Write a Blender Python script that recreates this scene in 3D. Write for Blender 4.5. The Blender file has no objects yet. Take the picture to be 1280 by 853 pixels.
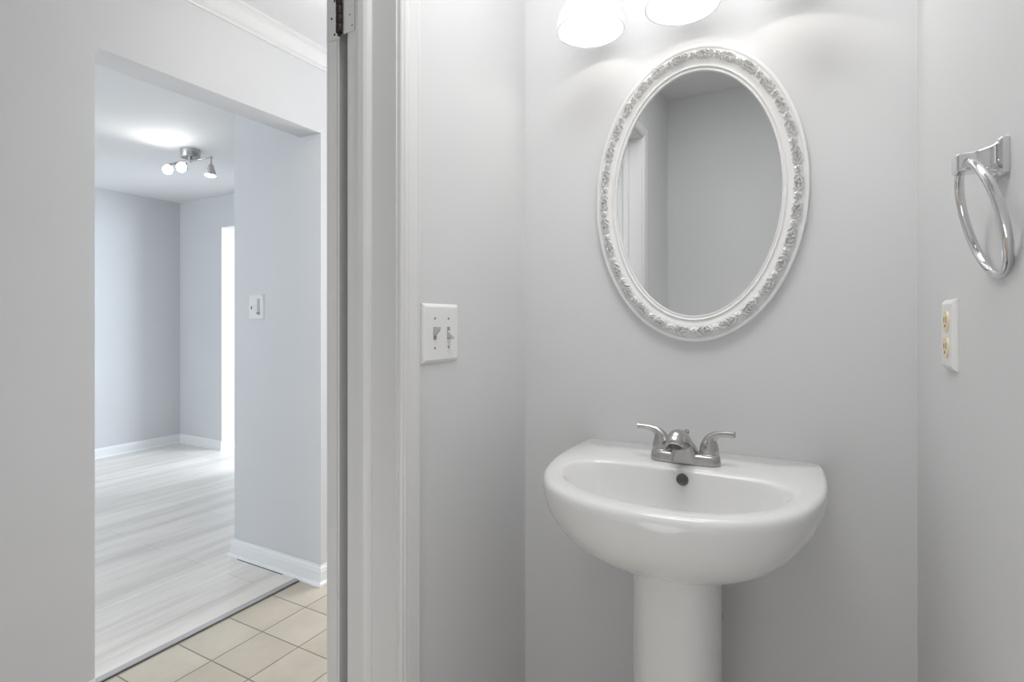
import bpy, bmesh, math, random
import numpy as np
from mathutils import Vector, Matrix
random.seed(7); np.random.seed(7)
PI = math.pi
SC = bpy.context.scene
COL = SC.collection

# ------------------------------------------------------------------ camera, world, lights, exposure
EYE = 1.19
cam = bpy.data.cameras.new('camera')
cam.sensor_width = 36.0; cam.lens = 36.0 * 675.0 / 1280.0
cam.shift_y = -26.5 / 1280.0; cam.clip_start = 0.02
co = bpy.data.objects.new('camera', cam); COL.objects.link(co)
co.location = (0, 0, EYE); co.rotation_euler = (PI / 2, 0, math.radians(28.729))
SC.camera = co
SC.view_settings.view_transform = 'Standard'; SC.view_settings.look = 'None'
SC.view_settings.gamma = 1.0; SC.view_settings.use_curve_mapping = False
SC.view_settings.exposure = 0.09
wd = bpy.data.worlds.new('world'); SC.world = wd; wd.use_nodes = True
wd.node_tree.nodes['Background'].inputs[0].default_value = (0.75, 0.85, 1.0, 1)
wd.node_tree.nodes['Background'].inputs[1].default_value = 1.0

def area(name, loc, target, sx, sy, power, colr):
    l = bpy.data.lights.new(name, 'AREA'); l.shape = 'RECTANGLE'; l.size = sx; l.size_y = sy
    l.energy = power; l.color = colr
    o = bpy.data.objects.new(name, l); COL.objects.link(o); o.location = loc
    o.rotation_euler = (Vector(target) - Vector(loc)).to_track_quat('-Z', 'Y').to_euler()
    return o
def point(name, loc, power, colr, r=0.03):
    l = bpy.data.lights.new(name, 'POINT'); l.energy = power; l.color = colr; l.shadow_soft_size = r
    o = bpy.data.objects.new(name, l); COL.objects.link(o); o.location = loc
    return o
CEIL = 2.385
HALL_BULB = 2.7; BATH_FILL = 8.5; LOW_FILL = 4.0; VANITY_BULB = 0.27; SHADE_GLOW = 0.16; SPOT_GLOW = 14.0
DAY = (0.80, 0.90, 1.0); WARM = (1.0, 0.965, 0.90)
area('window_daylight', (-3.9, -1.75, 1.40), (-4.9, 0.2, 2.2), 1.2, 1.0, 36, DAY)
area('kitchen_daylight', (-2.7, 4.6, 1.45), (-5.3, 1.7, 1.2), 1.1, 1.4, 80, DAY)
area('hall_end_fill', (-1.35, 3.4, 1.4), (-1.5, 0.5, 1.2), 0.9, 1.7, 33, (0.94, 0.965, 1.0))  # added fill at the closed hall end, brightens the hall wall
area('hall_near_fill', (-1.35, -3.9, 1.4), (-1.5, 0.5, 1.2), 0.9, 1.7, 20, (0.96, 0.98, 1.0))  # added fill from the other hall end
point('low_fill', (-0.22, 0.0, 0.60), LOW_FILL, (0.985, 0.99, 1.0), 0.22)  # added fill below the camera, lifts the lower walls and sink
area('ceiling_fill', (-0.24, 0.74, CEIL - 0.012), (-0.24, 0.741, 0), 0.7, 0.46, BATH_FILL, (1.0, 0.992, 0.98))  # added ceiling fill without a fixture, stands in for bounce

# ------------------------------------------------------------------ materials
def nodes(name):
    m = bpy.data.materials.new(name); m.use_nodes = True
    nt = m.node_tree; return m, nt, nt.nodes['Principled BSDF']
def setp(b, **k):
    for n, v in k.items():
        n = n.replace('_', ' ')
        if n in b.inputs: b.inputs[n].default_value = v
def tex_coord(nt):
    return nt.nodes.new('ShaderNodeTexCoord').outputs['Object']
def bump(nt, b, height, strength, dist):
    bp = nt.nodes.new('ShaderNodeBump'); bp.inputs['Strength'].default_value = strength
    bp.inputs['Distance'].default_value = dist
    nt.links.new(height, bp.inputs['Height']); nt.links.new(bp.outputs['Normal'], b.inputs['Normal'])
def noise(nt, scale, detail=2, vec=None):
    n = nt.nodes.new('ShaderNodeTexNoise'); n.inputs['Scale'].default_value = scale; n.inputs['Detail'].default_value = detail
    nt.links.new(vec if vec is not None else tex_coord(nt), n.inputs['Vector']); return n
def paint(name, col, rough, sc=260, st=0.12, d=0.0006, var=0.02):
    m, nt, b = nodes(name); setp(b, Roughness=rough)
    n = noise(nt, sc, 3); bump(nt, b, n.outputs['Fac'], st, d)
    n2 = noise(nt, 3.0, 3)
    r = nt.nodes.new('ShaderNodeValToRGB')
    r.color_ramp.elements[0].position = 0.3; r.color_ramp.elements[1].position = 0.7
    r.color_ramp.elements[0].color = (*[c * (1 - var) for c in col], 1); r.color_ramp.elements[1].color = (*col, 1)
    nt.links.new(n2.outputs['Fac'], r.inputs['Fac']); nt.links.new(r.outputs['Color'], b.inputs['Base Color'])
    return m
def plain(name, col, rough, metal=0.0, **k):
    m, nt, b = nodes(name); setp(b, Base_Color=(*col, 1), Roughness=rough, Metallic=metal, **k)
    n = noise(nt, 120, 2)
    mr = nt.nodes.new('ShaderNodeMapRange'); mr.inputs['To Min'].default_value = rough * 0.9; mr.inputs['To Max'].default_value = min(1, rough * 1.1 + 0.005)
    nt.links.new(n.outputs['Fac'], mr.inputs['Value']); nt.links.new(mr.outputs['Result'], b.inputs['Roughness'])
    return m
def glow(name, col, strength, rough=0.3):
    m, nt, b = nodes(name); setp(b, Base_Color=(0.9, 0.9, 0.9, 1), Roughness=rough)
    b.inputs['Emission Color'].default_value = (*col, 1); b.inputs['Emission Strength'].default_value = strength
    return m
M = {}
M['wall'] = paint('wall_paint', (0.70, 0.703, 0.71), 0.55)
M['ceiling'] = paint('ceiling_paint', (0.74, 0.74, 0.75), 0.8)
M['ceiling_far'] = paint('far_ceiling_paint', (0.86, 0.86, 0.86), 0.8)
M['trim'] = paint('trim_paint', (0.74, 0.74, 0.735), 0.32, 60, 0.06, 0.0005)
M['board'] = paint('baseboard_paint', (0.90, 0.90, 0.90), 0.3, 60, 0.04, 0.0004)
M['white'] = plain('white_plastic', (0.82, 0.82, 0.81), 0.3)
M['ivory'] = plain('ivory_plastic', (0.84, 0.71, 0.46), 0.35)
M['dark'] = plain('dark_metal', (0.035, 0.028, 0.025), 0.45, 0.7)
M['black'] = plain('gap_shade', (0.02, 0.02, 0.02), 0.9)
M['grey'] = plain('grey_plastic', (0.32, 0.32, 0.32), 0.4)
M['porcelain'] = plain('porcelain', (0.80, 0.80, 0.795), 0.14, 0.0, Coat_Weight=0.25, Coat_Roughness=0.05)
M['chrome'] = plain('chrome', (0.74, 0.74, 0.75), 0.06, 1.0)
M['mirror'] = plain('mirror_glass', (0.80, 0.81, 0.81), 0.004, 1.0)
M['frame'] = plain('painted_frame', (0.80, 0.80, 0.79), 0.5)
M['steel'] = plain('reducer_metal', (0.52, 0.51, 0.50), 0.45, 0.4)
M['shade'] = glow('frosted_glass_shade', (1.0, 0.985, 0.95), SHADE_GLOW)
M['bulb'] = glow('bulb_glass', (1.0, 0.96, 0.88), 1.0)
M['spot'] = glow('spot_bulb', (1.0, 0.99, 0.97), SPOT_GLOW)
M['dome'] = glow('ceiling_dome_glass', (1.0, 0.97, 0.92), 1.0)
M['pane'] = glow('bright_window_pane', (0.85, 0.93, 1.0), 2.0)
# brushed nickel
m, nt, b = nodes('brushed_nickel'); setp(b, Base_Color=(0.50, 0.49, 0.48, 1), Metallic=1.0, Roughness=0.26)
mp = nt.nodes.new('ShaderNodeMapping'); mp.inputs['Scale'].default_value = (40, 40, 900)
nt.links.new(tex_coord(nt), mp.inputs['Vector'])
n = noise(nt, 1.0, 2, mp.outputs['Vector']); bump(nt, b, n.outputs['Fac'], 0.05, 0.0005); M['nickel'] = m
# square ceramic floor tile, 8 inch grid
m, nt, b = nodes('ceramic_tile'); setp(b, Roughness=0.35)
mp = nt.nodes.new('ShaderNodeMapping'); mp.inputs['Location'].default_value = (4.024, 1.852 + 0.2, 0)
nt.links.new(tex_coord(nt), mp.inputs['Vector'])
br = nt.nodes.new('ShaderNodeTexBrick'); br.offset = 0.0; br.squash = 1.0
br.inputs['Scale'].default_value = 1.0; br.inputs['Brick Width'].default_value = 0.2; br.inputs['Row Height'].default_value = 0.2
br.inputs['Mortar Size'].default_value = 0.0028; br.inputs['Mortar Smooth'].default_value = 0.2; br.inputs['Bias'].default_value = 0.0
br.inputs['Color1'].default_value = (0.60, 0.53, 0.43, 1); br.inputs['Color2'].default_value = (0.65, 0.58, 0.48, 1)
br.inputs['Mortar'].default_value = (0.27, 0.24, 0.185, 1)
nt.links.new(mp.outputs['Vector'], br.inputs['Vector'])
n = noise(nt, 7.0, 4)
mx = nt.nodes.new('ShaderNodeMix'); mx.data_type = 'RGBA'; mx.blend_type = 'MULTIPLY'; mx.inputs['Factor'].default_value = 0.35
rp = nt.nodes.new('ShaderNodeValToRGB'); rp.color_ramp.elements[0].position = 0.35; rp.color_ramp.elements[0].color = (0.72, 0.72, 0.70, 1); rp.color_ramp.elements[1].position = 0.6
nt.links.new(n.outputs['Fac'], rp.inputs['Fac']); nt.links.new(br.outputs['Color'], mx.inputs['A']); nt.links.new(rp.outputs['Color'], mx.inputs['B'])
nt.links.new(mx.outputs['Result'], b.inputs['Base Color'])
iv = nt.nodes.new('ShaderNodeMath'); iv.operation = 'SUBTRACT'; iv.inputs[0].default_value = 1.0
nt.links.new(br.outputs['Fac'], iv.inputs[1]); bump(nt, b, iv.outputs[0], 0.6, 0.002); M['tile'] = m
# pale grey wood-look planks running along Y
m, nt, b = nodes('pale_plank'); setp(b, Roughness=0.38)
tc = tex_coord(nt)
mp = nt.nodes.new('ShaderNodeMapping'); mp.inputs['Rotation'].default_value = (0, 0, PI / 2); mp.inputs['Location'].default_value = (0.35, 0.03, 0)
nt.links.new(tc, mp.inputs['Vector'])
br = nt.nodes.new('ShaderNodeTexBrick'); br.offset = 0.37; br.offset_frequency = 2
br.inputs['Scale'].default_value = 1.0; br.inputs['Brick Width'].default_value = 1.22; br.inputs['Row Height'].default_value = 0.18
br.inputs['Mortar Size'].default_value = 0.0008; br.inputs['Bias'].default_value = 0.0
br.inputs['Color1'].default_value = (0.83, 0.78, 0.725, 1); br.inputs['Color2'].default_value = (0.93, 0.88, 0.82, 1)
br.inputs['Mortar'].default_value = (0.50, 0.49, 0.47, 1)
nt.links.new(mp.outputs['Vector'], br.inputs['Vector'])
mp2 = nt.nodes.new('ShaderNodeMapping'); mp2.inputs['Scale'].default_value = (9.0, 0.9, 1.0); nt.links.new(tc, mp2.inputs['Vector'])
n = noise(nt, 1.0, 5, mp2.outputs['Vector']); n.inputs['Roughness'].default_value = 0.6
rp = nt.nodes.new('ShaderNodeValToRGB')
rp.color_ramp.elements[0].position = 0.36; rp.color_ramp.elements[0].color = (0.78, 0.775, 0.77, 1)
rp.color_ramp.elements[1].position = 0.56; rp.color_ramp.elements[1].color = (1.0, 1.0, 1.0, 1)
nt.links.new(n.outputs['Fac'], rp.inputs['Fac'])
mx = nt.nodes.new('ShaderNodeMix'); mx.data_type = 'RGBA'; mx.blend_type = 'MULTIPLY'; mx.inputs['Factor'].default_value = 0.8
nt.links.new(br.outputs['Color'], mx.inputs['A']); nt.links.new(rp.outputs['Color'], mx.inputs['B'])
nt.links.new(mx.outputs['Result'], b.inputs['Base Color']); M['plank'] = m

# ------------------------------------------------------------------ helpers
def root_off(p):
    v = Vector((0, 0, 0))
    while p is not None: v += p.location; p = p.parent
    return v
class MB:
    """collects shapes in world coordinates; build() links them as one mesh object"""
    def __init__(s): s.bm = bmesh.new()
    def box(s, a, b, bev=0.0, seg=2, rot=None, piv=None):
        r = bmesh.ops.create_cube(s.bm, size=1.0); vs = r['verts']
        a = Vector(a); b = Vector(b); c = (a + b) / 2; d = b - a
        for v in vs: v.co = Vector((v.co.x * d.x, v.co.y * d.y, v.co.z * d.z)) + c
        if bev > 0:
            es = list({e for v in vs for e in v.link_edges})
            r2 = bmesh.ops.bevel(s.bm, geom=es, offset=bev, segments=seg, profile=0.5, affect='EDGES')
            vs = list({v for f in r2['faces'] for v in f.verts} | {v for v in vs if v.is_valid})
        if rot is not None:
            bmesh.ops.rotate(s.bm, verts=vs, cent=Vector(piv if piv else c), matrix=rot)
        return vs
    def loft(s, rings, cap0=True, cap1=True, closed=True):
        R = [[s.bm.verts.new(p) for p in r] for r in rings]; n = len(R[0])
        for i in range(len(R) - 1):
            for j in range(n if closed else n - 1):
                k = (j + 1) % n
                s.bm.faces.new((R[i][j], R[i][k], R[i + 1][k], R[i + 1][j]))
        if cap0 and closed: s.bm.faces.new(R[0][::-1])
        if cap1 and closed: s.bm.faces.new(R[-1])
        return R
    def tube(s, pts, rad, n=16, closed=False, flat=1.0, up=None):
        pts = [Vector(p) for p in pts]; N = len(pts)
        rad = [rad] * N if not hasattr(rad, '__len__') else rad
        rings = []; ref = Vector(up) if up else None
        for i, p in enumerate(pts):
            if closed: t = pts[(i + 1) % N] - pts[i - 1]
            else: t = pts[min(i + 1, N - 1)] - pts[max(i - 1, 0)]
            t.normalize()
            if ref is None: ref = Vector((0, 0, 1)) if abs(t.z) < 0.9 else Vector((1, 0, 0))
            u = (ref - t * ref.dot(t)).normalized(); w = t.cross(u)
            if up is None: ref = u
            rings.append([p + u * (math.cos(a) * rad[i] * flat) + w * (math.sin(a) * rad[i]) for a in [2 * PI * k / n for k in range(n)]])
        if closed: s.loft(rings + [rings[0]], False, False); bmesh.ops.remove_doubles(s.bm, verts=s.bm.verts, dist=1e-6)
        else: s.loft(rings)
    def lathe(s, prof, c, axis=(0, 0, 1), n=32, cap0=True, cap1=True):
        q = Vector((0, 0, 1)).rotation_difference(Vector(axis).normalized()); c = Vector(c)
        rings = [[c + q @ Vector((r * math.cos(2 * PI * k / n), r * math.sin(2 * PI * k / n), z)) for k in range(n)] for r, z in prof]
        s.loft(rings, cap0, cap1)
    def sweep(s, path, prof, up=(0, 0, 1), flip=1):
        """prof = (offset along the side normal, offset along up) ; mitred polyline path lying in the plane normal to up"""
        path = [Vector(p) for p in path]; up = Vector(up); rings = []
        for i, p in enumerate(path):
            d0 = (path[i] - path[i - 1]).normalized() if i > 0 else None
            d1 = (path[i + 1] - path[i]).normalized() if i < len(path) - 1 else None
            n0 = up.cross(d0) * flip if d0 else None; n1 = up.cross(d1) * flip if d1 else None
            if n0 is None: nn = n1
            elif n1 is None: nn = n0
            else: nn = (n0 + n1); nn = nn / (nn.dot(n0))
            rings.append([p + nn * a + up * z for a, z in prof])
        s.loft(rings)
    def build(s, name, mat, parent=None, smooth=None, sub=0):
        bmesh.ops.recalc_face_normals(s.bm, faces=s.bm.faces)
        off = root_off(parent)
        if parent is not None:
            for v in s.bm.verts: v.co -= off
        me = bpy.data.meshes.new(name); s.bm.to_mesh(me); s.bm.free()
        o = bpy.data.objects.new(name, me); COL.objects.link(o); me.materials.append(M[mat] if isinstance(mat, str) else mat)
        if parent is not None: o.parent = parent
        if sub:
            md = o.modifiers.new('subdivision', 'SUBSURF'); md.levels = sub; md.render_levels = sub
        if smooth is not None:
            me.polygons.foreach_set('use_smooth', [True] * len(me.polygons))
            if smooth < 180: me.set_sharp_from_angle(angle=math.radians(smooth))
        return o
def tag(o, label=None, cat=None, kind=None, group=None):
    if label: o['label'] = label
    if cat: o['category'] = cat
    if kind: o['kind'] = kind
    if group: o['group'] = group
    return o
def thing(name, loc, label, cat, group=None):
    o = bpy.data.objects.new(name, None); COL.objects.link(o); o.location = loc; o.empty_display_size = 0.05
    return tag(o, label, cat, group=group)
def struct(name, mb, mat, label, cat, smooth=None):
    return tag(mb.build(name, mat, None, smooth), label, cat, 'structure')
def boxes(*bs):
    m = MB()
    for a, b in bs: m.box(a, b)
    return m
def catmull(P, n=8, closed=False):
    P = [Vector(p) for p in P]; out = []; N = len(P)
    rng = range(N if closed else N - 1)
    for i in rng:
        g = (lambda k: P[k % N]) if closed else (lambda k: P[min(max(k, 0), N - 1)])
        p0, p1, p2, p3 = g(i - 1), g(i), g(i + 1), g(i + 2)
        for j in range(n):
            t = j / n
            out.append(0.5 * ((2 * p1) + (p2 - p0) * t + (2 * p0 - 5 * p1 + 4 * p2 - p3) * t * t + (3 * p1 - p0 - 3 * p2 + p3) * t ** 3))
    if not closed: out.append(P[-1])
    return out

# ------------------------------------------------------------------ room shell
D = 1.30                       # washroom back wall
XL, XR = -0.672, 0.187         # washroom left / right wall faces
YF = -0.40                     # washroom front wall
XH = -1.92                     # hall wall face
CZ, CF = 2.385, 2.32           # ceilings
JY, JN = 0.777, 0.117          # door jamb faces (far, near)
XO = XL - 0.12                 # hall face of the washroom wall
DH = 2.03
OY0, OY1 = 0.838, 1.715        # hall opening
struct('floor', boxes(((-2.03, -4.0, -0.06), (XR + 0.1, 3.5, 0))), 'tile', 'square beige ceramic tiles with tan grout lines', 'floor')
struct('floor_plank', boxes(((-5.45, -2.2, -0.06), (-2.062, 5.2, 0.006))), 'plank', 'pale grey wood look planks in the far room', 'floor')
struct('wall_back', boxes(((XL - 0.12, D, 0), (XR + 0.1, D + 0.12, CZ))), 'wall', 'pale grey washroom wall behind the oval mirror', 'wall')
struct('wall_right', boxes(((XR, YF - 0.1, 0), (XR + 0.1, D, CZ))), 'wall', 'pale grey washroom wall carrying the towel ring', 'wall')
struct('wall_front', boxes(((XO, YF - 0.1, 0), (XR, YF, CZ))), 'wall', 'plain grey wall seen in the oval mirror', 'wall')
jt = 0.018
struct('wall_left', boxes(((XO, JY + jt, 0), (XL, D, CZ)), ((XO, JN - jt, DH + jt), (XL, JY + jt, CZ)), ((XO, YF, 0), (XL, JN - jt, CZ))),
       'wall', 'pale grey washroom wall with the toggle switch plate and doorway', 'wall')
struct('wall_hall_side', boxes(((XO, -4.0, 0), (XL, YF - 0.1, CZ)), ((XO, D + 0.12, 0), (XL, 3.5, CZ))), 'wall', 'hall wall on either side of the washroom', 'wall')
struct('wall_hall', boxes(((XH - 0.13, -4.0, 0), (XH, OY0, CZ)), ((XH - 0.13, OY0, DH), (XH, OY1, CZ)), ((XH - 0.13, OY1 + 0.12, 0), (XH, 3.5, CZ))),
       'wall', 'light grey hall wall with a plain cased opening into the far room', 'wall')
struct('wall_stub', boxes(((-2.536, OY1, 0), (XH, OY1 + 0.12, CF))), 'wall', 'short blue-grey return wall carrying the dimmer plate', 'wall')
struct('wall_hall_end', boxes(((XH - 0.13, 3.5, 0), (XL, 3.6, CZ)), ((XH - 0.13, -4.1, 0), (XL, -4.0, CZ))), 'wall', 'end walls of the hall', 'wall')
struct('wall_far', boxes(((-5.45, -2.2, 0), (-5.33, 3.04, CF))), 'wall', 'pale blue far wall of the empty room', 'wall')
struct('wall_far_right', boxes(((-5.45, 3.04, 0), (-4.68, 5.2, CF)), ((-4.68, 3.04, 2.03), (-3.6, 3.16, CF)), ((-3.6, 3.04, 0), (XH - 0.13, 3.16, CF))),
       'wall', 'blue-grey room wall beyond the spotlights with a bright opening', 'wall')
struct('wall_kitchen', boxes(((-4.68, 5.1, 0), (XH - 0.13, 5.2, CF)), ((-2.15, 3.16, 0), (XH - 0.13, 5.1, CF))), 'wall', 'bright wall beyond the far opening', 'wall')
struct('wall_window', boxes(((-5.33, -2.2, 0), (-4.8, -2.1, CF)), ((-3.0, -2.2, 0), (XH - 0.13, -2.1, CF)), ((-4.8, -2.2, 0), (-3.0, -2.1, 0.75)), ((-4.8, -2.2, 2.15), (-3.0, -2.1, CF))),
       'wall', 'window wall of the far room', 'wall')
struct('ceiling', boxes(((XH - 0.13, -4.1, CZ), (XR + 0.1, 3.6, CZ + 0.1))), 'ceiling', 'smooth white hall and washroom ceiling', 'ceiling')
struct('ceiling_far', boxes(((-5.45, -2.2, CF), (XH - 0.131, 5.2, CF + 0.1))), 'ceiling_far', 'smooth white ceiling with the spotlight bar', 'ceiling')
# far-room window, outside the frame: the source of the blue daylight
w = struct('window_1', boxes(((-4.8, -2.17, 0.75), (-4.74, -2.12, 2.15)), ((-3.06, -2.17, 0.75), (-3.0, -2.12, 2.15)), ((-4.74, -2.17, 0.75), (-3.06, -2.12, 0.81)),
           ((-4.74, -2.17, 2.09), (-3.06, -2.12, 2.15)), ((-3.93, -2.17, 0.81), (-3.87, -2.12, 2.09))), 'trim', 'white framed window of the far room', 'window')
boxes(((-4.74, -2.155, 0.81), (-3.93, -2.145, 2.09)), ((-3.87, -2.155, 0.81), (-3.06, -2.145, 2.09))).build('pane', 'pane', w)

# baseboards: moulded board plus shoe moulding (offset from wall, height)
BOARD = [(0, 0), (0.013, 0), (0.013, 0.062), (0.0105, 0.066), (0.0105, 0.074), (0.006, 0.080), (0.004, 0.088), (0, 0.088)]
SHOE = [(0.013, 0), (0.026, 0), (0.026, 0.008), (0.023, 0.014), (0.018, 0.018), (0.013, 0.019)]
def baseboard(name, paths, label):
    a = MB(); b_ = MB()
    for p, f in paths:
        a.sweep(p, BOARD, flip=f); b_.sweep(p, SHOE, flip=f)
    o = struct(name, a, 'board', label, 'baseboard')
    b_.build('shoe_moulding', 'board', o)
    return o
baseboard('baseboard_hall', [([(XH, 3.5, 0), (XH, OY1, 0), (-2.536, OY1, 0), (-2.536, OY1 + 0.12, 0), (-2.1, OY1 + 0.12, 0)], 1)],
          'white moulded baseboard wrapping the short return wall')
baseboard('baseboard_hall_left', [([(XH, OY0, 0), (XH, -4.0, 0)], 1)], 'white baseboard along the hall wall')
baseboard('baseboard_far', [([(-4.68, 4.0, 0), (-4.68, 3.04, 0), (-5.33, 3.04, 0), (-5.33, -2.1, 0)], 1)],
          'white baseboard along the far walls of the empty room')
baseboard('baseboard_washroom', [([(XL, JY + 0.07, 0), (XL, D, 0), (XR, D, 0), (XR, YF, 0), (XL, YF, 0), (XL, JN - 0.07, 0)], -1)], 'white baseboard around the washroom')
# crown moulding along the hall wall
CROWN = [(0, -0.072), (0.008, -0.072), (0.010, -0.066), (0.016, -0.062), (0.016, -0.057), (0.021, -0.054), (0.028, -0.046), (0.033, -0.034), (0.042, -0.024), (0.052, -0.019), (0.052, -0.013), (0.060, -0.010), (0.062, 0), (0, 0)]
mb = MB(); mb.sweep([(XH, 3.5, CZ), (XH, -4.0, CZ)], CROWN, flip=1)
struct('trim_1', mb, 'trim', 'white crown moulding along the top of the hall wall', 'crown moulding', 30)
# floor transition strip between tile and planks
mb = MB(); mb.box((-2.062, OY0, -0.01), (-2.0345, OY1 - 0.014, 0.007), 0.003)
t2 = struct('trim_2', mb, 'steel', 'thin grey strip where the planks meet the tiles', 'threshold')
boxes(((-2.0345, OY0, -0.01), (-2.0290, OY1 - 0.02, 0.0012))).build('gap', 'black', t2)  # black strip painted in for the shadow line at the tile edge
mb = MB(); mb.box((-2.47, OY1 - 0.0305, 0.001), (-2.14, OY1 - 0.0255, 0.0068))  # shade along the shoe moulding, put in as a black strip
tag(mb.build('shoe_gap_shade', 'black', bpy.data.objects['baseboard_hall']), 'dark strip for the shade in the gap between the shoe moulding and the planks')

# washroom door jamb and casings
CAS = [(0, 0), (0, 0.007), (0.002, 0.0095), (0.005, 0.0098), (0.007, 0.0075), (0.0085, 0.0075), (0.011, 0.0105), (0.016, 0.011), (0.018, 0.0085), (0.0195, 0.0085), (0.022, 0.010), (0.044, 0.0125), (0.0455, 0.0105), (0.047, 0.0105), (0.0485, 0.012), (0.053, 0.0115), (0.054, 0.009), (0.054, 0)]
rv = 0.004
def casing(x, s):
    """one frame of mitred casing around the doorway on wall face x, thickness towards s"""
    m = MB()
    path = [Vector((x, JN - rv, 0)), Vector((x, JN - rv, DH + rv)), Vector((x, JY + rv, DH + rv)), Vector((x, JY + rv, 0))]
    m.sweep(path, CAS, up=(s, 0, 0), flip=s)
    return m
o = struct('trim_3', casing(XL, 1), 'trim', 'white moulded door casing beside the toggle switch plate', 'door casing')
o = struct('trim_4', casing(XO, -1), 'trim', 'white door casing on the hall side of the washroom door', 'door casing')
mb = boxes(((XO, JY, 0), (XL, JY + jt, DH + jt)), ((XO, JN - jt, 0), (XL, JN, DH + jt)), ((XO, JN, DH), (XL, JY, DH + jt)))
jamb = struct('trim_5', mb, 'trim', 'grey-white painted door jamb with hinge cutout', 'door jamb')
mb = MB()
STOP = [(0, 0), (0.0105, 0), (0.0125, 0.002), (0.0125, 0.016), (0.009, 0.022), (0.006, 0.0245), (0.002, 0.027), (0, 0.027)]
sx = -0.758
mb.sweep([(sx, JN, 0), (sx, JN, DH), (sx, JY, DH), (sx, JY, 0)], STOP, up=(1, 0, 0), flip=-1)
mb.build('door_stop', 'trim', jamb)

# the open door, folded back against the hall wall
dx1, dx0 = -0.828, -0.864
dy0, dy1 = 0.786, 0.786 + 0.648
mb = MB(); mb.box((dx0 + 0.006, dy0, 0.012), (dx1 - 0.006, dy1, DH - 0.004))
for x0, x1 in ((dx0, dx0 + 0.006), (dx1 - 0.006, dx1)):
    for a, b_ in (((dy0, 0.012), (dy0 + 0.11, DH - 0.004)), ((dy1 - 0.11, 0.012), (dy1, DH - 0.004)), ((dy0 + 0.11, 0.012), (dy1 - 0.11, 0.24)),
                  ((dy0 + 0.11, 0.80), (dy1 - 0.11, 0.95)), ((dy0 + 0.11, 1.55), (dy1 - 0.11, 1.66)), ((dy0 + 0.11, DH - 0.115), (dy1 - 0.11, DH - 0.004)),
                  ((dy0 + 0.274, 0.24), (dy0 + 0.374, DH - 0.115))):
        mb.box((x0, a[0], a[1]), (x1, b_[0], b_[1]), 0.0015, 1)
door = struct('door_1', mb, 'trim', 'white washroom door folded back, its hinge edge showing beside the jamb', 'door')
def hinge(zc):
    p = MB(); hx, hy = -0.8100, 0.7690
    for k in range(5):
        z0 = zc - 0.045 + k * 0.018
        p.lathe([(0.0058, z0 + 0.0006), (0.0064, z0 + 0.002), (0.0064, z0 + 0.016), (0.0058, z0 + 0.0174)], (hx, hy, 0), n=18)
    p.lathe([(0.0035, zc - 0.050), (0.0035, zc + 0.052), (0.006, zc + 0.053), (0.004, zc + 0.056)], (hx, hy, 0), n=14)
    h = p.build('hinge', 'dark', door, 40); h['label'] = 'dark metal hinge between door edge and jamb'
    l = MB(); l.box((dx1 - 0.028, dy0 - 0.0022, zc - 0.045), (dx1 + 0.004, dy0, zc + 0.045))
    l.box((-0.804, JY - 0.0022, zc - 0.045), (-0.775, JY, zc + 0.045))
    l.build('hinge_leaf', 'trim', h)
    for dz, dx in ((-0.034, 0.010), (0.0, 0.018), (0.034, 0.010)):
        s_ = MB(); s_.lathe([(0.0026, -0.0004), (0.0022, 0.0005), (0.0005, 0.0005)], (dx1 - dx, dy0 - 0.0022, zc + dz), (0, -1, 0), 12); s_.build('screw', 'dark', h)
    for dz, x in ((-0.012, -0.787), (-0.034, -0.781)):
        s_ = MB(); s_.lathe([(0.0016, -0.0004), (0.0013, 0.0004), (0.0004, 0.0004)], (x, JY - 0.0022, zc + dz), (0, -1, 0), 12); s_.build('screw', 'dark', h)
hinge(1.80); hinge(0.23)
for yk in (1,):
    k = MB(); ky = dy1 - 0.06
    k.lathe([(0.03, 0), (0.03, 0.004), (0.012, 0.008), (0.011, 0.026), (0.022, 0.034), (0.027, 0.045), (0.024, 0.056), (0.008, 0.060)], (dx0, ky, 0.93), (-1, 0, 0), 24)
    k.build('door_knob', 'nickel', door, 40)

# ------------------------------------------------------------------ pedestal sink
SX = -0.23; RZ = 0.890
sink = thing('pedestal_sink', (SX, 1.08, 0), 'white porcelain pedestal sink below the oval mirror', 'sink')
half_out = [(0.256, D - 0.001), (0.262, 1.20), (0.261, 1.12), (0.252, 1.045), (0.229, 0.965), (0.192, 0.902), (0.135, 0.855), (0.07, 0.832), (0.0, 0.825)]
half_in = [(0.0, 1.118), (0.08, 1.117), (0.14, 1.113), (0.18, 1.098), (0.203, 1.062), (0.203, 1.015), (0.18, 0.958), (0.135, 0.912), (0.07, 0.884), (0.0, 0.876)]
NA = 96
def polar(poly, c, n=NA):
    """resample a closed outline by angle about c"""
    out = []
    P = [(x - c[0], y - c[1]) for x, y in poly]
    for k in range(n):
        a = 2 * PI * k / n; d = (math.cos(a), math.sin(a)); best = 0
        for i in range(len(P)):
            (x1, y1), (x2, y2) = P[i], P[(i + 1) % len(P)]
            ex, ey = x2 - x1, y2 - y1; den = d[0] * ey - d[1] * ex
            if abs(den) < 1e-12: continue
            t = (x1 * ey - y1 * ex) / den; u = (x1 * d[1] - y1 * d[0]) / den
            if t > 0 and -1e-6 <= u <= 1 + 1e-6: best = max(best, t)
        out.append((d[0] * best, d[1] * best))
    return out
def full(half, n=6, rev=False):
    pts = [(p.x, p.y) for p in catmull([(x, y, 0) for x, y in half], n)]
    mir = [(-x, y) for x, y in pts[::-1] if abs(x) > 1e-6]
    return pts + mir
CY = 1.03
po = polar(full(half_out), (0, CY)); pi_ = polar(full(half_in), (0, CY))
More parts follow.
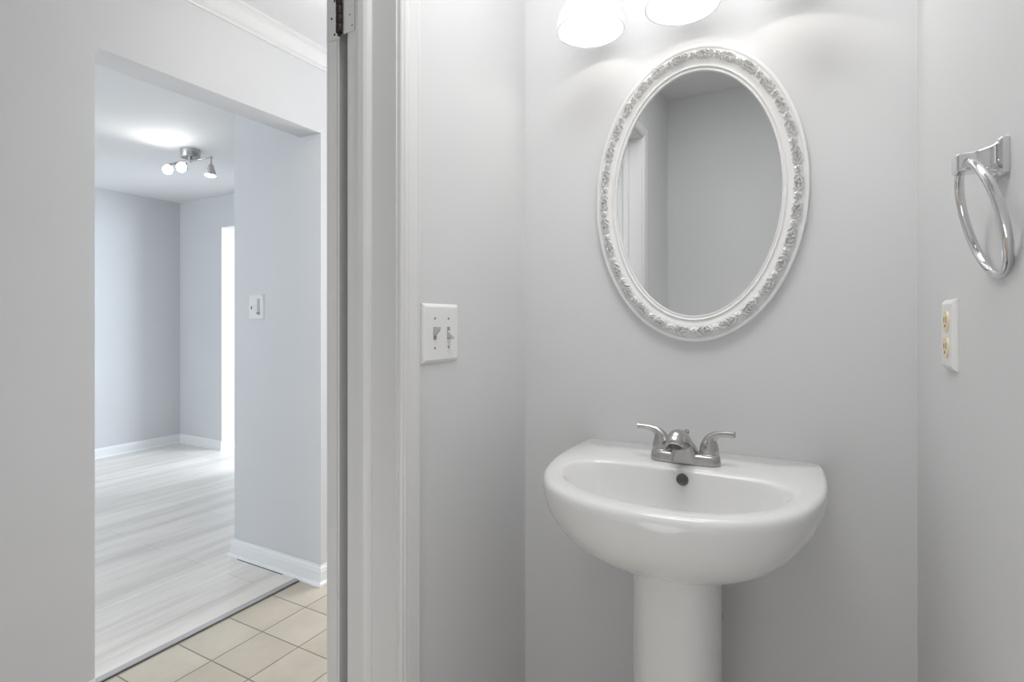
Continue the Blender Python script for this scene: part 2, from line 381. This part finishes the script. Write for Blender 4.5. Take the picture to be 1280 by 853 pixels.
# corner rounding at the wall side
def ringpts(fx, z):
    return [Vector((SX + x, CY + y, z)) for x, y in fx]
def inset(p, d):
    out = []
    for x, y in p:
        r = math.hypot(x, y); k = max(r - d, 0.001) / r; out.append((x * k, y * k))
    return out
def clampy(p): return [(x, min(y, D - 0.001 - CY)) for x, y in p]
bot = [(0.082 * math.cos(2 * PI * k / NA), 0.05 + 0.085 * math.sin(2 * PI * k / NA)) for k in range(NA)]
def mix(p, q, t): return [(a[0] * (1 - t) + b[0] * t, a[1] * (1 - t) + b[1] * t) for a, b in zip(p, q)]
rings = []
for i in range(13):                                  # underside, from the pedestal collar up to the rim
    t = i / 12.0; ang = t * PI / 2
    w_ = math.sin(ang) ** 0.95; z = RZ - 0.018 - 0.137 * (math.cos(ang) ** 1.15)
    rings.append(ringpts(clampy(mix(bot, po, w_)), z))
rings.append(ringpts(po, RZ - 0.008))
rings.append(ringpts(inset(po, 0.003), RZ - 0.002)); rings.append(ringpts(inset(po, 0.009), RZ + 0.001))
rings.append(ringpts(mix(inset(po, 0.009), pi_, 0.5), RZ + 0.0005))
rings.append(ringpts(mix(inset(po, 0.009), pi_, 0.86), RZ - 0.0005))
rings.append(ringpts(mix(inset(po, 0.009), pi_, 0.95), RZ - 0.0016)); rings.append(ringpts(pi_, RZ - 0.0042))
flo = [(0.075 * math.cos(2 * PI * k / NA), -0.01 + 0.055 * math.sin(2 * PI * k / NA)) for k in range(NA)]
for t, z in ((0.025, 0.008), (0.055, 0.0145), (0.09, 0.0225), (0.14, 0.034), (0.24, 0.058), (0.38, 0.085), (0.58, 0.108), (0.8, 0.121), (1.0, 0.127)):
    rings.append(ringpts(mix(pi_, flo, t), RZ - z))
cdr = [(0.02 * math.cos(2 * PI * k / NA), -0.01 + 0.02 * math.sin(2 * PI * k / NA)) for k in range(NA)]
rings.append(ringpts(mix(flo, cdr, 0.5), RZ - 0.129)); rings.append(ringpts(cdr, RZ - 0.131))
mb = MB(); mb.loft(rings); basin = mb.build('basin', 'porcelain', sink, 180)
mb = MB()
def ped(z, rx, ry, n=48):
    out = []
    for k in range(n):
        a = 2 * PI * k / n; c_, s_ = math.cos(a), math.sin(a)
        e = 0.8; out.append(Vector((SX + 0.006 + rx * math.copysign(abs(c_) ** e, c_), 1.08 + ry * math.copysign(abs(s_) ** e, s_), z)))
    return out
mb.loft([ped(0.001, 0.115, 0.125), ped(0.03, 0.115, 0.125), ped(0.045, 0.11, 0.12), ped(0.07, 0.092, 0.10), ped(0.14, 0.082, 0.09), ped(0.4, 0.080, 0.088), ped(0.65, 0.080, 0.088), ped(0.738, 0.081, 0.09)])
mb.build('pedestal', 'porcelain', sink, 50)
mb = MB(); mb.lathe([(0.0245, -0.006), (0.0245, 0.001), (0.021, 0.003), (0.019, 0.0015), (0.008, 0.0035), (0.0005, 0.004)], (SX, CY - 0.01, RZ - 0.131), n=32)
mb.build('drain', 'chrome', sink, 40)
OV = Vector((SX + 0.0095, 1.1105, RZ - 0.0195)); on = Vector((0, -0.90, 0.43)).normalized()
mb = MB(); mb.lathe([(0.0115, -0.012), (0.0115, 0.0016), (0.0100, 0.0026), (0.0085, 0.0016), (0.0005, 0.0013)], OV, on, 28)
o = mb.build('overflow_hole', plain('overflow_metal', (0.13, 0.13, 0.13), 0.35, 0.8), sink, 40); o['label'] = 'dark round overflow hole in the basin wall'

# ------------------------------------------------------------------ faucet
FX, FY, FZ = SX + 0.0018, 1.178, RZ + 0.0008
fau = thing('faucet', (FX, FY, FZ), 'brushed nickel two-handle faucet on the sink deck', 'faucet')
def stad(hx, hy, z, n=48, dy=0.0, p=0.75):
    out = []
    for k in range(n):
        a = 2 * PI * k / n; c_, s_ = math.cos(a), math.sin(a); r = hy
        x = (hx - r) * (1 if c_ > 0 else -1) * min(1, abs(c_) * 3.0) + r * c_
        out.append(Vector((FX + x, FY + dy + r * s_, FZ + z)))
    return out
mb = MB(); mb.loft([stad(0.0715, 0.025, 0), stad(0.0715, 0.025, 0.004), stad(0.070, 0.0235, 0.0165), stad(0.0665, 0.020, 0.0200), stad(0.055, 0.013, 0.0210)])
mb.build('base_plate', 'nickel', fau, 40)
def sq(cx_, cy_, z, hx, hy, n=40, e=0.6, tilt=0.0):
    out = []
    for k in range(n):
        a = 2 * PI * k / n; c_, s_ = math.cos(a), math.sin(a)
        dx = hx * math.copysign(abs(c_) ** e, c_); dy = hy * math.copysign(abs(s_) ** e, s_)
        out.append(Vector((FX + cx_ + dx, FY + cy_ + dy * math.cos(tilt), FZ + z + dy * math.sin(tilt))))
    return out
mb = MB()
mb.loft([sq(0, -0.002, 0.002, 0.034, 0.026), sq(0, -0.002, 0.012, 0.033, 0.0255), sq(0, -0.003, 0.024, 0.0265, 0.023), sq(0, -0.005, 0.034, 0.0215, 0.021), sq(0, -0.008, 0.042, 0.0170, 0.019, e=0.75), sq(0, -0.010, 0.048, 0.0130, 0.016, e=0.9), sq(0, -0.012, 0.052, 0.007, 0.009, e=1), sq(0, -0.012, 0.0535, 0.002, 0.003, e=1)])
mb.build('body', 'nickel', fau, 60)
mb = MB()
sp = catmull([(FX, FY + 0.012, FZ + 0.016), (FX, FY - 0.008, FZ + 0.038), (FX, FY - 0.035, FZ + 0.0525), (FX, FY - 0.062, FZ + 0.0610), (FX, FY - 0.086, FZ + 0.0640), (FX, FY - 0.100, FZ + 0.0600), (FX, FY - 0.106, FZ + 0.0530)], 6)
mb.tube(sp, [0.0172] * (len(sp) - 6) + [0.0172, 0.0171, 0.0169, 0.0166, 0.0162, 0.0157], 28, up=(1, 0, 0))
mb.build('spout', 'nickel', fau, 60)
dv = Vector((0, -0.20, -0.98)).normalized()
mb = MB(); mb.lathe([(0.0130, -0.010), (0.0130, 0.004), (0.0115, 0.0055), (0.004, 0.0058)], (FX, FY - 0.1035, FZ + 0.0520), dv, n=24)
mb.build('aerator', plain('shaded_aerator_metal', (0.16, 0.16, 0.16), 0.4, 1.0), fau, 40)  # darker than the nickel to carry the shading under the spout tip
mb = MB(); mb.lathe([(0.0022, 0.015), (0.0022, 0.052), (0.0045, 0.055), (0.0058, 0.059), (0.0045, 0.063), (0.001, 0.0645)], (FX, FY + 0.0185, FZ), n=18)
mb.build('lift_rod', 'nickel', fau, 40)
for s in (-1, 1):
    mb = MB(); cx_ = 0.0485 * s
    mb.lathe([(0.0200, 0.0185), (0.0200, 0.022), (0.0182, 0.0235), (0.0182, 0.0255), (0.016, 0.026)], (FX + cx_, FY, FZ), n=32)
    hp = [((0, 0, 0.0255), 0.0192), ((0.0002, 0, 0.034), 0.0186), ((0.001, 0, 0.042), 0.0166), ((0.0035, -0.001, 0.0505), 0.0135), ((0.0085, -0.002, 0.0575), 0.0100), ((0.016, -0.0035, 0.0625), 0.0074), ((0.027, -0.006, 0.0658), 0.0060), ((0.039, -0.0085, 0.0670), 0.0058), ((0.0505, -0.011, 0.0674), 0.0064)]
    lv = catmull([(FX + cx_ + p[0] * s, FY + p[1], FZ + p[2]) for p, _ in hp], 4)
    rr = [v.x for v in catmull([(q, 0, 0) for _, q in hp], 4)]
    mb.tube(lv, rr, 24, up=(0, 1, 0))
    mb.build('handle', 'nickel', fau, 50)

# shut-off valve behind the pedestal
VX, VZ = -0.187, 0.52
val = thing('shutoff_valve', (VX, D, VZ), 'small chrome shut-off valve on the wall half hidden behind the pedestal', 'valve')
mb = MB(); mb.lathe([(0.019, 0), (0.018, 0.003), (0.011, 0.008), (0.008, 0.010)], (VX, D, VZ), (0, -1, 0), 28); mb.build('escutcheon', 'chrome', val, 40)
mb = MB(); mb.lathe([(0.007, 0.006), (0.007, 0.03), (0.011, 0.032), (0.011, 0.058), (0.006, 0.06)], (VX, D, VZ), (0, -1, 0), 20)
mb.lathe([(0.008, 0.0), (0.008, 0.022), (0.010, 0.024), (0.010, 0.034), (0.006, 0.036)], (VX, D - 0.045, VZ), (0, 0, 1), 18); mb.build('valve_body', 'chrome', val, 40)
mb = MB(); mb.box((VX + 0.008, D - 0.051, VZ - 0.012), (VX + 0.020, D - 0.039, VZ + 0.012), 0.004); mb.build('knob', 'grey', val, 40)
mb = MB(); mb.tube(catmull([(VX, D - 0.045, VZ + 0.03), (VX - 0.005, D - 0.045, VZ + 0.1), (VX - 0.02, D - 0.05, VZ + 0.17), (VX - 0.03, D - 0.06, 0.735)], 6), 0.005, 12); mb.build('supply_hose', 'steel', val, 60)

# ------------------------------------------------------------------ oval mirror with carved frame
MC = Vector((-0.2305, D, 1.4805)); MA, MBB = 0.234, 0.3410
mir = thing('wall_mirror', MC, 'oval mirror in a white carved floral frame above the sink', 'mirror')
TILT = math.radians(0.0)
# arc-length table of the outer ellipse
NT = 4000
th_ = np.linspace(0, 2 * PI, NT + 1)
ex, ez = MA * np.cos(th_), MBB * np.sin(th_)
sl = np.concatenate([[0], np.cumsum(np.hypot(np.diff(ex), np.diff(ez)))]); LEN = sl[-1]
def oval(S, q, h):
    """point for arc position S, inward offset q, height h off the wall (numpy arrays)"""
    a = np.interp(S % LEN, sl, th_)
    x, z = MA * np.cos(a), MBB * np.sin(a)
    nx, nz = np.cos(a) / MA, np.sin(a) / MBB
    l = np.hypot(nx, nz); nx /= l; nz /= l
    q = q * (0.93 + 0.15 * nz * nz)
    x = x - nx * q; z = z - nz * q
    X = x * math.cos(TILT) - z * math.sin(TILT); Z = x * math.sin(TILT) + z * math.cos(TILT)
    return np.stack([X, -h, Z], -1)
def grid_mesh(name, P, mat, parent, closed_u=True):
    nu, nv = P.shape[:2]
    me = bpy.data.meshes.new(name)
    idx = np.arange(nu * nv).reshape(nu, nv)
    a = idx; b2 = np.roll(idx, -1, 0)
    F = np.stack([a[:, :-1], b2[:, :-1], b2[:, 1:], a[:, 1:]], -1).reshape(-1, 4)
    me.from_pydata(P.reshape(-1, 3).tolist(), [], F.tolist()); me.update()
    me.polygons.foreach_set('use_smooth', [True] * len(me.polygons))
    me.materials.append(M[mat]); o = bpy.data.objects.new(name, me); COL.objects.link(o); o.parent = parent
    return o
def frame_ring(name, prof, mat):
    S = np.linspace(0, LEN, 241)[:-1]
    P = np.stack([oval(S, q, np.full_like(S, h)) for q, h in prof], 1)
    o = grid_mesh(name, P, mat, mir); o.data.set_sharp_from_angle(angle=math.radians(40)); return o
frame_ring('frame', [(0, 0.0), (0, 0.011), (0.0012, 0.0135), (0.004, 0.0145), (0.0075, 0.0140), (0.009, 0.012), (0.011, 0.0115), (0.013, 0.0128), (0.0335, 0.0145), (0.036, 0.0135), (0.039, 0.0120),
           (0.0425, 0.0112), (0.0445, 0.0115), (0.0455, 0.0130), (0.0470, 0.0135), (0.0482, 0.0125), (0.0490, 0.0100), (0.0515, 0.0095), (0.0530, 0.0105), (0.0545, 0.0105), (0.0555, 0.0085), (0.0555, 0.0035)], 'frame')
# carved band: roses between leaf sprays, as real relief
NS, NV, W0, BW = 2000, 30, 0.0105, 0.0240
S = np.linspace(0, LEN, NS + 1)[:-1]; V = np.linspace(0, 1, NV)
SS, VV = np.meshgrid(S, V, indexing='ij')
H = np.zeros_like(SS); half = BW / 2; T = (VV - 0.5) * BW
def stamp(cs, fn, reach):
    global H
    du = (SS - cs + LEN / 2) % LEN - LEN / 2
    mk = np.abs(du) < reach
    H[mk] = np.maximum(H[mk], fn(du[mk], T[mk]))
def rose(c0, R, rot):
    def f(u, v):
        v = v - c0; r = np.hypot(u, v) / R; a = np.arctan2(v, u) + rot
        pet = 0.5 + 0.5 * np.cos(5 * a + 9.0 * r)
        spi = 0.5 + 0.5 * np.cos(a - 15.0 * r)
        h = (1 - r ** 2.2) * (0.55 + 0.45 * np.where(r > 0.45, pet, spi))
        return np.where(r < 1, 0.0070 * h, 0)
    return f
def leaf(u0, v0, ang, L, Wd, hh):
    ca, sa = math.cos(ang), math.sin(ang)
    def f(u, v):
        x = ((u - u0) * ca + (v - v0) * sa) / L; y = (-(u - u0) * sa + (v - v0) * ca) / Wd
        wd = np.sqrt(np.clip(1 - x * x, 0, 1)) * (0.85 + 0.15 * np.cos(11 * x)); yy = np.abs(y) / np.maximum(wd, 1e-3)
        h = (1 - np.clip(yy, 0, 1) ** 2) ** 0.6 * (0.65 + 0.35 * np.clip(yy * 3, 0, 1)) * np.sqrt(np.clip(1 - x ** 4, 0, 1))
        h = h * (0.85 + 0.15 * np.cos(16 * x + 5 * np.abs(y)))
        return np.where((np.abs(x) < 1) & (yy < 1), hh * h, 0)
    return f
NP = 30; P_ = LEN / NP
rng = random.Random(3)
for i in range(NP):
    c0 = (i + 0.5) * P_ + rng.uniform(-0.003, 0.003)
    stamp(c0, rose(rng.uniform(-0.0015, 0.0015), rng.uniform(0.0092, 0.0108), rng.uniform(0, 6)), 0.02)
    for sgn in (-1, 1):
        for (u0, v0, ang, L, Wd) in ((0.0145, 0.0052, 0.75, 0.0085, 0.0036), (0.0145, -0.0052, -0.75, 0.0085, 0.0036), (0.0205, 0.0005, 0.1, 0.0085, 0.0032), (0.0245, 0.0062, 0.5, 0.0072, 0.003), (0.0245, -0.0060, -0.5, 0.0072, 0.003)):
            j = lambda a: a + rng.uniform(-0.001, 0.001)
            an = (ang if sgn > 0 else PI - ang) + rng.uniform(-0.25, 0.25)
            stamp(c0, leaf(sgn * j(u0), j(v0), an, L * rng.uniform(0.9, 1.15), Wd, rng.uniform(0.0042, 0.006)), 0.045)
        stamp(c0 + sgn * P_ * 0.5, rose(sgn * 0.004 + rng.uniform(-0.003, 0.003), 0.0042, 1.0), 0.01)
# thin scroll lines running through the band
sc_ = 0.0016 * np.exp(-((T - 0.0045 * np.sin(SS * 2 * PI * NP / LEN * 2)) / 0.0012) ** 2)
H = np.maximum(H, sc_)
edge = np.clip(np.minimum(VV, 1 - VV) / 0.06, 0, 1)
dome = 0.0130 + 0.0030 * np.sqrt(np.clip(1 - ((VV - 0.5) * 2) ** 2, 0, 1))
HH = np.where((VV < 0.01) | (VV > 0.99), 0.0105, dome - 0.0025 + 1.85 * H * edge)
P = np.stack([oval(S, W0 + v * BW, HH[:, k]) for k, v in enumerate(V)], 1)
o = grid_mesh('carved_band', P, 'frame', mir); o['label'] = 'raised band of carved roses and leaves'
S2 = np.linspace(0, LEN, 161)[:-1]; R_ = oval(S2, 0.0550, np.full_like(S2, 0.0055)); R0 = oval(S2, 0.0550, np.full_like(S2, 0.002))
mb = MB(); mb.loft([[MC + Vector(p) for p in R0], [MC + Vector(p) for p in R_]])
o = mb.build('glass', 'mirror', mir); o['label'] = 'oval mirror glass'

# ------------------------------------------------------------------ vanity light with three bell shades
VY = 1.19
van = thing('vanity_light', (-0.236, D, 2.05), 'three-shade wall light with glowing frosted bell shades above the mirror', 'wall light')
mb = MB(); mb.box((-0.236 - 0.27, D - 0.022, 2.02), (-0.236 + 0.27, D, 2.12), 0.008, 3); mb.build('back_plate', 'nickel', van, 40)
for X in (-0.444, -0.236, -0.028):
    mb = MB(); mb.tube(catmull([(X, D - 0.02, 2.07), (X, D - 0.07, 2.085), (X, VY + 0.02, 2.075), (X, VY, 2.045)], 6), 0.009, 14)
    mb.lathe([(0.024, 1.999), (0.026, 2.004), (0.026, 2.03), (0.014, 2.05)], (X, VY, 0), n=24)
    mb.build('arm', 'nickel', van, 50)
    mb = MB()
    out = [(0.030, 2.00), (0.034, 1.985), (0.040, 1.965), (0.0455, 1.945), (0.049, 1.930), (0.053, 1.918), (0.061, 1.903), (0.0700, 1.886), (0.0755, 1.868), (0.0768, 1.852), (0.0760, 1.8475)]
    out = [(r * 1.03, z + 0.014) for r, z in out]
    prof = out + [(r - 0.0035, z + 0.001) for r, z in out[::-1]]
    mb.lathe(prof, (X, VY, 0), n=48, cap0=False, cap1=False)
    sh = mb.build('shade', 'shade', van, 60); sh['label'] = 'frosted bell shade'
    mb = MB(); mb.lathe([(0.012, 2.01), (0.013, 1.995), (0.02, 1.98), (0.0265, 1.962), (0.025, 1.942), (0.015, 1.930), (0.002, 1.927)], (X, VY, 0), n=24)
    mb.build('bulb', 'bulb', sh, 60)
    point('vanity_bulb_light', (X, VY, 1.912), VANITY_BULB, WARM, 0.006)

# ------------------------------------------------------------------ plates on the walls
# double toggle plate, left wall
sy, sz = 0.9110, 1.1625
sw = thing('light_switch', (XL, sy, sz), 'white double toggle switch plate beside the door casing', 'light switch')
def plate(axis, base, y, z, w_, h_, mat, parent, t=0.007):
    """bevelled wall plate; axis +1 = wall faces +X, -1 = faces -X, 0 = faces -Y"""
    m = MB(); rr = [(0, w_ / 2, h_ / 2), (0.0015, w_ / 2, h_ / 2), (t * 0.7, w_ / 2 - 0.003, h_ / 2 - 0.003), (t, w_ / 2 - 0.007, h_ / 2 - 0.007)]
    rings = []
    for d, a, b_ in rr:
        c4 = [(-a, -b_), (a, -b_), (a, b_), (-a, b_)]
        if axis == 0: rings.append([Vector((y + p, base - d, z + q)) for p, q in c4])
        else: rings.append([Vector((base + axis * d, y + p, z + q)) for p, q in c4])
    m.loft(rings); return m.build('plate', mat, parent)
plate(1, XL, sy, sz, 0.124, 0.121, 'white', sw)
for k, (dy, up) in enumerate(((-0.0235, 1), (0.0235, -1))):
    mb = MB(); mb.box((XL + 0.0065, sy + dy - 0.0052, sz - 0.0125), (XL + 0.0073, sy + dy + 0.0052, sz + 0.0125)); sl_ = mb.build('slot', 'grey', sw)
    mb = MB(); tipz = sz + up * 0.010
    mb.loft([[Vector((XL + 0.0066, sy + dy + p * 0.0043, sz + up * 0.002 + q * 0.0075)) for p, q in ((-1, -1), (1, -1), (1, 1), (-1, 1))],
             [Vector((XL + 0.019, sy + dy + p * 0.0036, tipz + q * 0.003)) for p, q in ((-1, -1), (1, -1), (1, 1), (-1, 1))]])
    o = mb.build('toggle', plain('toggle_plastic', (0.55, 0.55, 0.54), 0.35), sl_)
    for dz in (-0.0302, 0.0302):
        mb = MB(); mb.lathe([(0.0030, 0), (0.0026, 0.0008), (0.0003, 0.0009)], (XL + 0.0068, sy + dy, sz + dz), (1, 0, 0), 14); mb.build('screw', 'grey', sw)
# outlet, right wall
oy, oz = 1.012, 1.168
ou = thing('wall_outlet', (XR, oy, oz), 'white duplex outlet plate with ivory sockets below the towel ring', 'outlet')
plate(-1, XR, oy, oz, 0.078, 0.104, 'white', ou)
for dz in (-0.0195, 0.0195):
    mb = MB(); ring = []
    for k in range(32):
        a = 2 * PI * k / 32; p, q = 0.0172 * math.cos(a), max(-0.0150, min(0.0150, 0.0172 * math.sin(a)))
        ring.append((p, q))
    mb.loft([[Vector((XR - 0.0068, oy + p, oz + dz + q)) for p, q in ring], [Vector((XR - 0.0088, oy + p * 0.97, oz + dz + q * 0.97)) for p, q in ring]])
    rc = mb.build('socket', 'ivory', ou, 40); rc['label'] = 'ivory socket face'
    mb = MB()
    for p, hgt in ((-0.0062, 0.0045), (0.0062, 0.0037)): mb.box((XR - 0.0091, oy + p - 0.0011, oz + dz + 0.0025 - hgt), (XR - 0.0087, oy + p + 0.0011, oz + dz + 0.0025 + hgt))
    mb.lathe([(0.0023, 0), (0.0023, 0.0004)], (XR - 0.0087, oy, oz + dz - 0.0065), (-1, 0, 0), 12); mb.build('slot', 'dark', rc)
mb = MB(); mb.lathe([(0.0032, 0), (0.0027, 0.0008), (0.0003, 0.0009)], (XR - 0.007, oy, oz), (-1, 0, 0), 14); mb.build('screw', 'white', ou)
# dimmer on the short return wall
px_, pz_ = -2.3615, 1.253
dm = thing('dimmer_switch', (px_, OY1, pz_), 'white dimmer plate on the short blue-grey return wall', 'dimmer switch')
plate(0, OY1, px_, pz_, 0.111, 0.122, 'white', dm)
mb = MB(); mb.lathe([(0.024, 0), (0.024, 0.0015), (0.021, 0.0022)], (px_ - 0.028, OY1 - 0.0068, pz_ - 0.006), (0, -1, 0), 28); b1 = mb.build('button', 'white', dm, 40)
mb = MB(); mb.box((px_ - 0.032, OY1 - 0.0106, pz_ - 0.012), (px_ - 0.024, OY1 - 0.0088, pz_ + 0.004), 0.0006, 1); mb.build('indicator', plain('indicator_dark', (0.12, 0.11, 0.13), 0.5), b1)
mb = MB(); mb.box((px_ + 0.010, OY1 - 0.0082, pz_ - 0.040), (px_ + 0.032, OY1 - 0.0068, pz_ + 0.040), 0.0005, 1); tr = mb.build('slider_track', plain('slider_track_grey', (0.50, 0.51, 0.52), 0.4), dm)
mb = MB(); mb.box((px_ + 0.011, OY1 - 0.0145, pz_ - 0.034), (px_ + 0.031, OY1 - 0.008, pz_ - 0.026), 0.001, 1); mb.build('slider', 'grey', tr)

# ------------------------------------------------------------------ towel ring
TY, TZ = 0.777, 1.19 + 0.178
tow = thing('towel_ring', (XR, TY, TZ), 'chrome towel ring on the right wall above the outlet', 'towel ring')
def rrect(x, cy_, cz_, hy, hz, r, n=6):
    out = []
    for (sy_, sz_, a0) in ((1, 1, 0), (-1, 1, PI / 2), (-1, -1, PI), (1, -1, 3 * PI / 2)):
        for k in range(n + 1):
            a = a0 + PI / 2 * k / n
            out.append(Vector((x, cy_ + sy_ * (hy - r) + r * math.cos(a), cz_ + sz_ * (hz - r) + r * math.sin(a))))
    return out
mb = MB(); mb.loft([rrect(XR, TY, TZ - 0.002, 0.0255, 0.0205, 0.004), rrect(XR - 0.006, TY, TZ - 0.002, 0.0255, 0.0205, 0.004), rrect(XR - 0.0085, TY, TZ - 0.002, 0.023, 0.018, 0.004)])
mb.build('wall_plate', 'chrome', tow, 35)
mb = MB(); mb.loft([rrect(XR - 0.008, TY, TZ - 0.002, 0.020, 0.0165, 0.004), rrect(XR - 0.013, TY, TZ - 0.002, 0.0160, 0.0135, 0.003), rrect(XR - 0.019, TY, TZ - 0.002, 0.0145, 0.0115, 0.003), rrect(XR - 0.028, TY, TZ - 0.003, 0.0140, 0.0100, 0.0025), rrect(XR - 0.040, TY, TZ - 0.003, 0.0138, 0.0100, 0.0025), rrect(XR - 0.042, TY, TZ - 0.003, 0.0120, 0.0085, 0.0025)])
mb.build('bracket', 'chrome', tow, 35)
RR, tl = 0.0645, math.radians(14)
RC = Vector((XR - 0.033, TY, TZ - 0.003))
pts = []
for k in range(96):
    a = 2 * PI * k / 96
    yy = RR * math.sin(a); zz = -RR + RR * math.cos(a)
    pts.append(RC + Vector((-zz * math.sin(tl), yy, zz * math.cos(tl))))
mb = MB(); mb.tube(pts, 0.0048, 18, closed=True); mb.build('ring', 'chrome', tow, 180)

# ------------------------------------------------------------------ spotlight bar in the far room
BX, BY = -3.60, 2.12
spt = thing('ceiling_spotlight', (BX, BY, CF), 'three-head nickel spotlight bar lit on the far room ceiling', 'ceiling light')
mb = MB(); mb.lathe([(0.06, CF), (0.06, CF - 0.048), (0.055, CF - 0.055), (0.01, CF - 0.057)], (BX, BY, 0), n=32); mb.build('canopy', 'nickel', spt, 40)
mb = MB(); mb.tube([(BX - 0.2, BY - 0.02, CF - 0.072), (BX + 0.2, BY + 0.02, CF - 0.072)], 0.007, 12); mb.lathe([(0.012, CF - 0.05), (0.012, CF - 0.078), (0.006, CF - 0.08)], (BX, BY, 0), n=16); mb.build('bar', 'nickel', spt, 40)
def head(p, d, facing):
    p = Vector(p); d = Vector(d).normalized()
    mb = MB(); st = p + Vector((0, 0, -0.048)); mb.tube([p + Vector((0, 0, 0.006)), st], 0.005, 10)
    prof = [(0.008, -0.002), (0.014, 0.004), (0.018, 0.018), (0.024, 0.035), (0.029, 0.050), (0.033, 0.060), (0.034, 0.072), (0.032, 0.073), (0.031, 0.066), (0.01, 0.060)]
    mb.lathe(prof, st, d, 24); h = mb.build('spot_head', 'nickel', spt, 50)
    mb = MB(); mb.lathe([(0.0305, 0.060), (0.0315, 0.0725), (0.027, 0.078), (0.015, 0.082), (0.001, 0.083)], st, d, 24); mb.build('spot_bulb', 'spot', h, 60)
    l = bpy.data.lights.new('spot_bulb_light', 'SPOT'); l.energy = 2.8; l.spot_size = math.radians(150); l.spot_blend = 0.8; l.shadow_soft_size = 0.03; l.color = (1, 0.98, 0.95)
    lo = bpy.data.objects.new('spot_bulb_light', l); COL.objects.link(lo); lo.location = st + d * 0.095
    lo.rotation_euler = d.to_track_quat('-Z', 'Y').to_euler()
head((BX - 0.195, BY - 0.0195, CF - 0.072), (0.72, -0.62, -0.12), 1)
head((BX - 0.04, BY - 0.004, CF - 0.072), (0.58, -0.75, -0.15), 1)
head((BX + 0.195, BY + 0.0195, CF - 0.072), (0.05, -0.10, -1.0), 0)

# ------------------------------------------------------------------ ceiling lamps outside the frame
def flush(x, y, power, label, r=0.13):
    t_ = thing('ceiling_lamp', (x, y, CZ), label, 'ceiling light')
    mb = MB(); mb.lathe([(r, CZ), (r, CZ - 0.02), (r * 0.95, CZ - 0.024)], (x, y, 0), n=32); mb.build('rim', 'nickel', t_, 40)
    mb = MB(); mb.lathe([(r * 0.92, CZ - 0.022), (r * 0.85, CZ - 0.04), (r * 0.6, CZ - 0.055), (r * 0.3, CZ - 0.062), (0.002, CZ - 0.064)], (x, y, 0), n=32); mb.build('dome', 'dome', t_, 60)
    l = bpy.data.lights.new('ceiling_lamp_light', 'POINT'); l.energy = power; l.color = WARM; l.shadow_soft_size = 0.05
    lo = bpy.data.objects.new('ceiling_lamp_light', l); COL.objects.link(lo); lo.location = (x, y, CZ - 0.13)
flush(-1.35, 1.35, HALL_BULB, 'round glass flush lamp on the hall ceiling')
